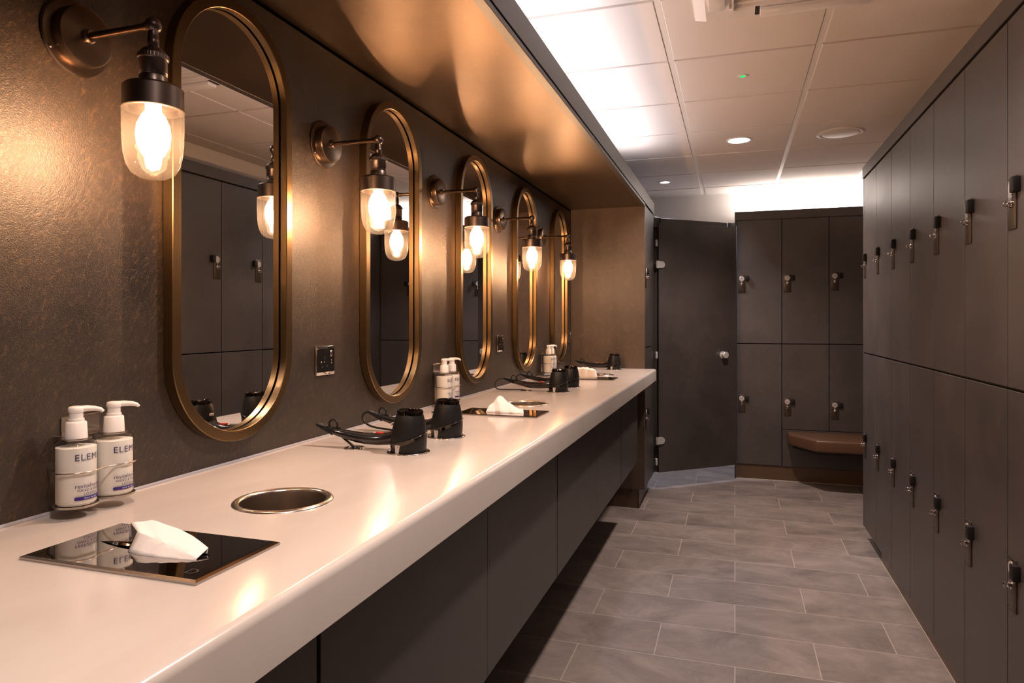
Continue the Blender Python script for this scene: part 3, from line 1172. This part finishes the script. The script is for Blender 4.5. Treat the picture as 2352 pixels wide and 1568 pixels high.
# ------------------------------------------------------------------ hair dryers
def make_dryer(kind):
    """origin on the counter at the centre of its holder; handle points to -x (the wall)"""
    t = empty('hair_dryer', (0, 0, 0))
    tilt = Matrix.Rotation(0.05, 4, 'Y')
    b = MB()
    b.lathe([(0.0, -0.030), (0.036, -0.030), (0.040, -0.020), (0.0435, -0.004), (0.0452, 0.012), (0.0455, 0.026), (0.0446, 0.042), (0.0425, 0.058), (0.0392, 0.075), (0.0352, 0.090),
             (0.0338, 0.0935), (0.0328, 0.0930)], 48, tilt)
    body = b.build('dryer_body', M_hd, t, 50)
    b = MB()
    b.lathe([(0.0332, 0.0920), (0.0332, 0.1015), (0.0322, 0.1045), (0.0300, 0.1050), (0.0288, 0.1030), (0.0275, 0.080), (0.0, 0.078)], 48, tilt)
    b.build('nozzle_rim', M_piano, t, 50)
    # glossy swoosh wrapping the body
    b = MB()
    pts = []
    for k in range(49):
        a = 2 * PI * k / 48
        z = 0.038 + 0.017 * math.sin(a - 0.5 + PI * 0.12) if False else 0.036 + 0.016 * math.cos(a - 0.45)
        rr = 0.0457 if z < 0.04 else 0.0457 - (z - 0.04) * 0.12
        pts.append(tilt @ Vector((rr * math.cos(a), rr * math.sin(a), z)))
    b.tube(pts[:-1], 0.0017, 8, closed=True)
    b.build('trim_band', M_piano, t, 60)
    b = MB()
    n = 22
    bm = b.bm
    lo = []; hi = []
    for k in range(n + 1):
        a = -PI * 1.02 + PI * 0.95 * k / n
        z = 0.036 + 0.016 * math.cos(a - 0.45)
        f = math.sin(PI * k / n)
        r1 = 0.0466
        lo.append(bm.verts.new(tilt @ Vector((r1 * math.cos(a), r1 * math.sin(a), z - 0.0015 - 0.009 * f))))
        hi.append(bm.verts.new(tilt @ Vector(((r1 - 0.0004) * math.cos(a), (r1 - 0.0004) * math.sin(a), z + 0.0008))))
    for k in range(n):
        bm.faces.new((lo[k], lo[k + 1], hi[k + 1], hi[k]))
    b.build('gloss_band', M_piano, t, 60)
    # satin clip on the side
    b = MB()
    bm = b.bm
    q = []
    for (a, z) in ((-1.92, 0.021), (-1.60, 0.022), (-1.66, 0.0), (-1.86, 0.0)):
        q.append(tilt @ Vector((0.0470 * math.cos(a), 0.0470 * math.sin(a), z)))
    q2 = [Vector((v.x * 0.95, v.y * 0.95, v.z)) for v in q]
    V1 = [bm.verts.new(v) for v in q]; V2 = [bm.verts.new(v) for v in q2]
    bm.faces.new(V1); bm.faces.new(V2[::-1])
    for i in range(4):
        bm.faces.new((V1[i], V1[(i + 1) % 4], V2[(i + 1) % 4], V2[i]))
    b.build('clip', M_alu, t, 0)
    # badge on the side that faces the mirror
    b = MB()
    b.box(-0.0440, -0.0405, -0.012, 0.004, 0.064, 0.071, 0.001, 1)
    b.build('badge', M_alu, t, 0)
    # handle
    P_ = [(-0.028, 0.036), (-0.055, 0.029), (-0.085, 0.0255), (-0.115, 0.0255), (-0.145, 0.028), (-0.175, 0.0325), (-0.200, 0.037), (-0.220, 0.0405)]
    R_ = [0.022, 0.0185, 0.0172, 0.0168, 0.0160, 0.0140, 0.0120, 0.0098]
    b = MB()
    b.tube([(x, 0, z) for x, z in P_], R_, 20, flat=0.88)
    h = b.build('handle', M_hdg, t, 60)
    b = MB()      # ribbed strain relief and hanging loop
    pts = []; rr = []
    for k in range(25):
        f = k / 24
        pts.append((-0.216 - 0.052 * f, 0, 0.040 + 0.0125 * f + 0.003 * f * f))
        rr.append((0.0122 - 0.0062 * f) * (1.0 if k % 2 else 0.80))
    b.tube(pts, rr, 14)
    b.tube([(-0.218 + 0.0125 * math.cos(a), 0, 0.0575 + 0.0125 * math.sin(a)) for a in [2 * PI * k / 22 for k in range(22)]], 0.0026, 8, closed=True)
    b.tube([(-0.200, 0, 0.046), (-0.207, 0, 0.0500)], [0.006, 0.003], 8)
    b.build('strain_relief', M_hd, h, 50)
    b = MB(); b.box(-0.090, -0.070, -0.006, 0.006, 0.0400, 0.0445, 0.0015, 2)
    b.build('red_switch', M_red, h)
    b = MB(); b.box(-0.128, -0.104, -0.006, 0.006, 0.0395, 0.0440, 0.0015, 2)
    b.build('grey_switch', M_grey, h)
    # cable to its grommet
    b = MB()
    if kind == 0:
        path = [(-0.192, 0, 0.026), (-0.180, 0, 0.018), (-0.168, 0, 0.010), (-0.158, 0, 0.003), (-0.154, 0, -0.02)]
    elif kind == 2:
        path = [(-0.266, 0, 0.054), (-0.281, -0.010, 0.054), (-0.294, -0.028, 0.047), (-0.300, -0.040, 0.032), (-0.296, -0.046, 0.014), (-0.282, -0.044, 0.0055), (-0.258, -0.036, 0.0045),
                (-0.226, -0.025, 0.0045), (-0.196, -0.016, 0.0045), (-0.172, -0.008, 0.004), (-0.158, 0, 0.001), (-0.155, 0, -0.02)]
    else:
        path = [(-0.266, 0, 0.054), (-0.280, -0.002, 0.052), (-0.288, -0.006, 0.042), (-0.280, -0.010, 0.026), (-0.255, -0.010, 0.013), (-0.215, -0.007, 0.008), (-0.180, -0.003, 0.006),
                (-0.160, 0, 0.003), (-0.155, 0, -0.02)]
    # smooth the path
    for _ in range(2):
        q = [path[0]]
        for a, c in zip(path, path[1:]):
            a, c = Vector(a), Vector(c)
            q += [tuple(a * 0.75 + c * 0.25), tuple(a * 0.25 + c * 0.75)]
        q.append(path[-1])
        path = q
    b.tube(path, 0.0032, 8)
    b.build('cable', M_hd, t, 60)
    return t


def make_holder():
    t = empty('dryer_holder', (0, 0, 0))
    b = MB()
    b.lathe([(0.0462, -0.06), (0.0462, 0.0012), (0.0475, 0.0026), (0.0520, 0.0026), (0.0545, 0.0012), (0.0548, 0.0002), (0.0480, 0.0002), (0.0480, -0.06)], 48, close=True)
    b.build('flange_ring', M_chrome, t, 50)
    return t


def make_grommet():
    b = MB()
    b.lathe([(0.0140, -0.03), (0.0140, 0.0012), (0.0155, 0.0026), (0.0250, 0.0026), (0.0275, 0.0010), (0.0278, 0.0002), (0.0205, 0.0002), (0.0205, -0.03)], 36, close=True)
    return b.build('cable_grommet', M_chrome, None, 50)


PR = {0: make_dryer(0), 1: make_dryer(1), 2: make_dryer(2)}
HOL = make_holder(); GRO = make_grommet()
used = set()
DN = ['first black hair dryer, nearest the camera, under the first lamp gap', 'second black hair dryer, just behind the first',
      'third black hair dryer, with a looped cable', 'fourth black hair dryer, behind the looped cable one',
      'fifth black hair dryer, alone at the far end of the counter']
for k, (y, kind) in enumerate(DRY):
    loc = (-0.785, y, CZ + 0.001)
    rz = {0: 0.0, 1: -0.10, 2: 0.0}[kind]
    if kind not in used:
        o = PR[kind]; o.location = loc; o.rotation_euler = (0, 0, rz); used.add(kind)
    else:
        o = dup(PR[kind], loc, rz)
    tag(o, DN[k], 'hair dryer', 'black hair dryers standing in the counter')
    if k == 0:
        h = HOL; h.location = (-0.785, y, CZ); g = GRO; g.location = (-0.940, y, CZ)
    else:
        h = dup(HOL, (-0.785, y, CZ)); g = dup(GRO, (-0.940, y, CZ))
    w_ = ['first', 'second', 'third', 'fourth', 'fifth'][k]
    tag(h, 'chrome ring set in the counter around the foot of the %s hair dryer' % w_, 'dryer holder', 'chrome dryer holder rings')
    tag(g, 'small chrome cable ring behind the %s hair dryer' % w_, 'cable ring', 'chrome cable rings')

# ------------------------------------------------------------------ waste rings
def make_bin():
    t = empty('waste_chute', (0, 0, 0))
    b = MB()
    b.lathe([(0.0755, -0.004), (0.0765, 0.0008), (0.0795, 0.0032), (0.0835, 0.0040), (0.0870, 0.0032), (0.0895, 0.0010), (0.0898, 0.0002), (0.080, 0.0002)], 64)
    b.build('rim', M_steel, t, 60)
    b = MB()
    b.lathe([(0.0760, 0.0), (0.0755, -0.004), (0.0755, -0.150), (0.0, -0.150)], 64)
    b.build('chute', M_steel, t, 50)
    return t


BIN = make_bin()
for k in range(3):
    loc = (-0.790, 1.064 + P * k, CZ)
    if k == 0:
        o = BIN; o.location = loc
    else:
        o = dup(BIN, loc)
    tag(o, ['large round steel waste opening in the counter below the first mirror',
            'round steel waste opening beside the second tissue plate',
            'small-looking round steel waste opening near the far end of the counter'][k], 'waste chute', 'round steel waste openings')

# ------------------------------------------------------------------ tissue plates and tissues
def make_tissue_plate():
    t = empty('tissue_plate', (0, 0, 0))
    hx, hy = 0.1515, 0.083
    b = MB(); bm = b.bm
    z = 0.0056
    outer = [(-hx, -hy), (hx, -hy), (hx, hy), (-hx, hy)]
    inner = []
    n = 16
    for k in range(n):
        f = k / n
        inner.append((-0.100 + 0.200 * f, -0.0005 - 0.017 * math.sin(PI * f) ** 0.8))
    for k in range(n):
        f = k / n
        inner.append((0.100 - 0.200 * f, -0.0005 + 0.017 * math.sin(PI * f) ** 0.8))
    i1 = [(x * (hx - 0.0045) / hx, y * (hy - 0.0045) / hy) for x, y in outer]
    V0 = [bm.verts.new((x, y, 0.0002)) for x, y in outer]
    Vm = [bm.verts.new((x, y, 0.0036)) for x, y in outer]
    V1 = [bm.verts.new((x, y, z)) for x, y in i1]
    for A, B in ((V0, Vm), (Vm, V1)):
        for i in range(4):
            bm.faces.new((A[i], A[(i + 1) % 4], B[(i + 1) % 4], B[i]))
    VI = [bm.verts.new((x, y, z)) for x, y in inner]
    VL = [bm.verts.new((x * 0.985, y * 0.88, z - 0.0055)) for x, y in inner]
    m_ = len(VI)
    ein = []
    for i in range(m_):
        bm.faces.new((VI[i], VI[(i + 1) % m_], VL[(i + 1) % m_], VL[i]))
    bm.edges.ensure_lookup_table()
    es = [e for e in bm.edges if (e.verts[0] in V1 and e.verts[1] in V1) or (e.verts[0] in VI and e.verts[1] in VI)]
    bmesh.ops.triangle_fill(bm, use_beauty=True, use_dissolve=False, edges=es)
    b.build('plate', M_plate, t, 20)
    b = MB()
    b.box(-0.115, 0.115, -0.048, 0.048, -0.070, -0.066)
    b.box(-0.117, -0.115, -0.048, 0.048, -0.070, -0.003)
    b.box(0.115, 0.117, -0.048, 0.048, -0.070, -0.003)
    b.box(-0.117, 0.117, -0.050, -0.048, -0.070, -0.003)
    b.box(-0.117, 0.117, 0.048, 0.050, -0.070, -0.003)
    b.build('tissue_box', M_black, t, 0)
    b = MB()
    b.mesh(text_mesh('D', 0.024, 0.0), Matrix.Translation((0.122, -0.058, z + 0.0004)))
    b.mesh(text_mesh('DOLPHIN', 0.0045, 0.0, spacing=1.3), Matrix.Translation((0.119, -0.0735, z + 0.0004))) if False else None
    b.build('logo_print', M_carc, t, 0)
    return t


def make_tissue(rows, seed, nx=14, crumple=0.002):
    """rows: list of polylines (left point, right point) stacked across the sheet, local to the plate centre"""
    rnd = random.Random(seed)
    b = MB(); bm = b.bm
    # interpolate across rows
    R = []
    for r0, r1 in zip(rows, rows[1:]):
        for s in range(4):
            f = s / 4
            R.append([tuple(Vector(p) * (1 - f) + Vector(q) * f) for p, q in zip(r0, r1)])
    R.append(rows[-1])
    grid = []
    ph = [rnd.random() * 6 for _ in range(6)]
    for j, r in enumerate(R):
        line = []
        m_ = len(r)
        for i in range(nx + 1):
            f = i / nx * (m_ - 1)
            k = min(int(f), m_ - 2)
            g = f - k
            p = Vector(r[k]) * (1 - g) + Vector(r[k + 1]) * g
            w = crumple
            p.y += w * math.sin(i * 1.3 + ph[0] + j * 0.35) + 0.4 * w * math.sin(i * 2.9 + ph[1])
            p.z += 0.6 * w * math.sin(i * 1.9 + ph[2] + j * 0.5)
            p.z = max(p.z, 0.0048) if j > 0 and j < len(R) - 1 else p.z
            line.append(bm.verts.new(p))
        grid.append(line)
    for A, B in zip(grid, grid[1:]):
        for i in range(nx):
            bm.faces.new((A[i], A[i + 1], B[i + 1], B[i]))
    o = b.build('tissue', M_tissue, None, 28)
    md = o.modifiers.new('thickness', 'SOLIDIFY')
    md.thickness = 0.0006
    return o


TP = make_tissue_plate()
TN = ['first polished tissue plate, nearest, with a low folded tissue', 'second polished tissue plate, with a peaked tissue',
      'third polished tissue plate, small and far, by the last waste opening']
TY = [0.769 + P * k for k in range(3)]
for k in range(3):
    loc = (-0.790, TY[k], CZ)
    if k == 0:
        o = TP; o.location = loc
    else:
        o = dup(TP, loc)
    tag(o, TN[k], 'tissue plate', 'polished tissue plates in the counter')
t1 = make_tissue([
    [(-0.021, -0.026, 0.0050), (0.0144, -0.031, 0.0050), (0.060, -0.028, 0.0050), (0.094, -0.022, 0.0050)],
    [(-0.026, -0.004, 0.0280), (0.020, -0.010, 0.0212), (0.060, -0.015, 0.0145), (0.095, -0.0205, 0.0080)],
    [(-0.059, 0.016, 0.0320), (-0.030, 0.031, 0.0345), (0.0455, 0.021, 0.0240), (0.091, 0.006, 0.0130)],
    [(-0.060, 0.014, 0.0055), (-0.020, 0.014, 0.0050), (0.040, 0.011, 0.0050), (0.090, 0.005, 0.0050)]], 3, crumple=0.0007)
t1.location = (-0.790, TY[0], CZ)
tag(t1, 'low folded white tissue lying on the first tissue plate', 'tissue')
t2 = make_tissue([
    [(-0.055, -0.024, 0.0050), (0.0, -0.030, 0.0050), (0.055, -0.026, 0.0050), (0.085, -0.018, 0.005)],
    [(-0.048, -0.008, 0.026), (-0.010, -0.012, 0.046), (0.040, -0.010, 0.026), (0.080, -0.008, 0.020)],
    [(-0.040, 0.006, 0.034), (-0.012, 0.002, 0.066), (0.030, 0.006, 0.034), (0.070, 0.004, 0.012)],
    [(-0.060, 0.026, 0.0050), (-0.010, 0.030, 0.0050), (0.040, 0.026, 0.0050), (0.075, 0.014, 0.005)]], 5, crumple=0.0025)
t2.location = (-0.790, TY[1], CZ)
tag(t2, 'white tissue pulled up into a peak on the second tissue plate', 'tissue')
t3 = make_tissue([
    [(-0.100, -0.030, 0.0050), (-0.02, -0.036, 0.0050), (0.050, -0.030, 0.0050)],
    [(-0.105, -0.012, 0.050), (-0.020, -0.014, 0.056), (0.040, -0.012, 0.046)],
    [(-0.090, 0.008, 0.062), (-0.020, 0.008, 0.066), (0.030, 0.008, 0.054)],
    [(-0.080, 0.030, 0.0050), (-0.010, 0.034, 0.0050), (0.040, 0.030, 0.0050)]], 8, crumple=0.003)
t3.location = (-0.790, TY[2], CZ)
tag(t3, 'broad white tissue standing on the farthest tissue plate', 'tissue')

# ------------------------------------------------------------------ bench
bn = empty('wall_bench', (0.74, FY, 0.0))
b = MB()
z0, z1 = 0.318, 0.412
poly = [(0.398 - 0.74, -0.004), (0.398 - 0.74, -0.150), (0.575 - 0.74, -0.412), (RW - 0.758, -0.412), (RW - 0.758, -0.004)]
b.prism(poly, z0, z1, None, 0.020, 4)
b.build('seat_cushion', M_leather, bn, 50)
b = MB()
poly = [(0.435 - 0.74, -0.004), (0.435 - 0.74, -0.13), (0.600 - 0.74, -0.375), (RW - 0.758, -0.375), (RW - 0.758, -0.004)]
b.prism(poly, z0 - 0.020, z0 - 0.0005)
b.build('seat_board', M_carc, bn, 0)
tag(bn, 'brown leather padded bench with a clipped corner, fixed under the far lockers', 'bench')

# ------------------------------------------------------------------ ceiling fittings
def downlight(loc, r, mat, label):
    t = empty('downlight', loc)
    b = MB()
    b.lathe([(r, 0.0), (r, -0.003), (r * 0.9, -0.005), (r * 0.82, -0.003), (r * 0.82, 0.004)], 40)
    b.build('trim_ring', M_white, t, 50)
    b = MB()
    b.lathe([(0, -0.0012), (r * 0.82, -0.0012), (r * 0.82, 0.002)], 40)
    b.build('diffuser', mat, t, 50)
    tag(t, label, 'ceiling light', 'round ceiling downlights')
    return t


downlight((0.0234, 4.527, CEIL), 0.080, M_led, 'bright round ceiling light in the middle of the aisle')
downlight((-0.545, 5.70, CEIL), 0.045, M_led2, 'small cool ceiling light above the cubicle door')
t = empty('ceiling_sensor', (0.0346, 3.343, CEIL))
b = MB(); b.lathe([(0.024, 0), (0.024, -0.002), (0.021, -0.0035), (0.013, -0.003), (0.013, 0)], 28); b.build('bezel', M_white, t)
b = MB(); b.lathe([(0.012, 0), (0.012, -0.003), (0.007, -0.0055), (0, -0.006)], 20); b.build('indicator_lens', M_green, t)
tag(t, 'tiny ceiling sensor with a glowing green light', 'sensor')
t = empty('ceiling_vent', (0.6055, 4.54, CEIL))
b = MB()
b.lathe([(0.132, 0), (0.132, -0.004), (0.126, -0.008), (0.112, -0.006), (0.110, -0.001)], 48)
b.build('outer_ring', M_white, t, 50)
b = MB()
b.lathe([(0.0, -0.010), (0.085, -0.009), (0.104, -0.005), (0.104, -0.001)], 48)
b.build('valve_disc', M_white, t, 50)
tag(t, 'round white ceiling vent above the right-hand lockers', 'vent')

# ceiling air unit whose far edge shows at the top of the picture
t = empty('air_conditioner', (0.180, 2.340, CEIL))
b = MB(); bm = b.bm
def ring_(h, z):
    return [bm.verts.new((x, y, z)) for x, y in ((-h, -h), (h, -h), (h, h), (-h, h))]
Ra, Rb, Rc, Rd = ring_(0.322, 0.0), ring_(0.322, -0.006), ring_(0.280, -0.032), ring_(0.200, -0.032)
Re = ring_(0.196, -0.020)
for A, B in ((Ra, Rb), (Rb, Rc), (Rc, Rd), (Rd, Re)):
    for q in range(4):
        bm.faces.new((A[q], A[(q + 1) % 4], B[(q + 1) % 4], B[q]))
b.build('panel', M_white, t, 0)
b = MB()
b.box(-0.196, 0.196, -0.196, 0.196, -0.020, 0.0)
for k in range(11):
    y = -0.185 + 0.034 * k
    b.box(-0.190, 0.190, y, y + 0.014, -0.033, -0.020)
b.build('intake_grille', M_white, t, 0)
for (x0, x1, y0, y1) in ((-0.095, 0.262, 0.212, 0.268), (-0.17, 0.17, -0.268, -0.212), (-0.268, -0.212, -0.17, 0.17), (0.212, 0.268, -0.17, 0.17)):
    b = MB(); b.box(x0, x1, y0, y1, -0.048, -0.0325, 0.004, 2)
    b.build('flap', M_white, t)
b = MB(); b.box(-0.190, -0.184, 0.10, 0.215, -0.046, -0.0325)
b.build('louvre_rib', M_white, t, 0)
b = MB(); b.box(-0.112, -0.097, 0.205, 0.272, -0.0335, -0.0325)
b.build('flap_hinge', M_carc, t, 0)
tag(t, 'white ceiling air unit cut off by the top edge of the picture', 'air conditioner')

# ------------------------------------------------------------------ lights
def area(name, loc, rot, sx, sy, power, col, spread=PI):
    l = bpy.data.lights.new(name, 'AREA')
    l.shape = 'RECTANGLE'
    l.size, l.size_y = sx, sy
    l.energy = power
    l.color = col
    l.spread = spread
    o = bpy.data.objects.new(name, l)
    o.location = loc
    o.rotation_euler = rot
    COL.objects.link(o)
    return o


def spot(name, loc, power, col, ang=2.3, blend=0.7, r=0.05):
    l = bpy.data.lights.new(name, 'SPOT')
    l.energy = power
    l.color = col
    l.spot_size = ang
    l.spot_blend = blend
    l.shadow_soft_size = r
    o = bpy.data.objects.new(name, l)
    o.location = loc
    COL.objects.link(o)
    return o


# cove tape on top of the bulkhead (washes the ceiling), cool white
area('bulkhead_cove_light', (-0.66, 1.65, 2.190), (PI, 0, 0), 0.03, 5.7, 19.0, (1.0, 0.92, 0.95))
# cove tape on top of the far lockers, warmer white
area('far_cove_light', (0.60, 6.29, 2.190), (PI, 0, 0), 0.95, 0.03, 11.0, (1.0, 0.90, 0.84))
# downlights
WARM = (1.0, 0.80, 0.71)
spot('downlight_lamp_far', (0.0234, 4.527, CEIL - 0.012), 145.0, WARM)
spot('downlight_lamp_mid', (0.0234, 1.75, CEIL - 0.012), 105.0, WARM)
spot('downlight_lamp_near', (0.0234, 0.25, CEIL - 0.012), 80.0, WARM)
spot('downlight_lamp_cubicle', (-0.545, 5.70, CEIL - 0.012), 75.0, (0.86, 0.86, 1.0), r=0.03)

w = bpy.data.worlds.new('world')
S.world = w
w.use_nodes = True
w.node_tree.nodes['Background'].inputs[0].default_value = (0.9, 0.75, 0.65, 1)
w.node_tree.nodes['Background'].inputs[1].default_value = 0.0

# ------------------------------------------------------------------ camera
cam = bpy.data.cameras.new('camera')
cam.sensor_width = 36.0
cam.lens = 24.0
cam.shift_y = -47.0 / 2352.0
cam.clip_start = 0.02
co = bpy.data.objects.new('camera', cam)
co.location = (0, 0, 1.298)
co.rotation_euler = (PI / 2, 0, math.atan2(512.0, 1568.0))
COL.objects.link(co)
S.camera = co

S.view_settings.view_transform = 'Standard'
S.view_settings.look = 'None'
S.view_settings.gamma = 1.0
S.view_settings.exposure = 0.42
S.view_settings.use_curve_mapping = False
cy = S.cycles
cy.use_denoising = True
cy.sample_clamp_indirect = 60.0
cy.blur_glossy = 0.2
cy.use_guiding = True
cy.use_surface_guiding = True
cy.max_bounces = 8
cy.diffuse_bounces = 4
cy.glossy_bounces = 5
cy.transparent_max_bounces = 16
cy.caustics_reflective = True
cy.caustics_refractive = True
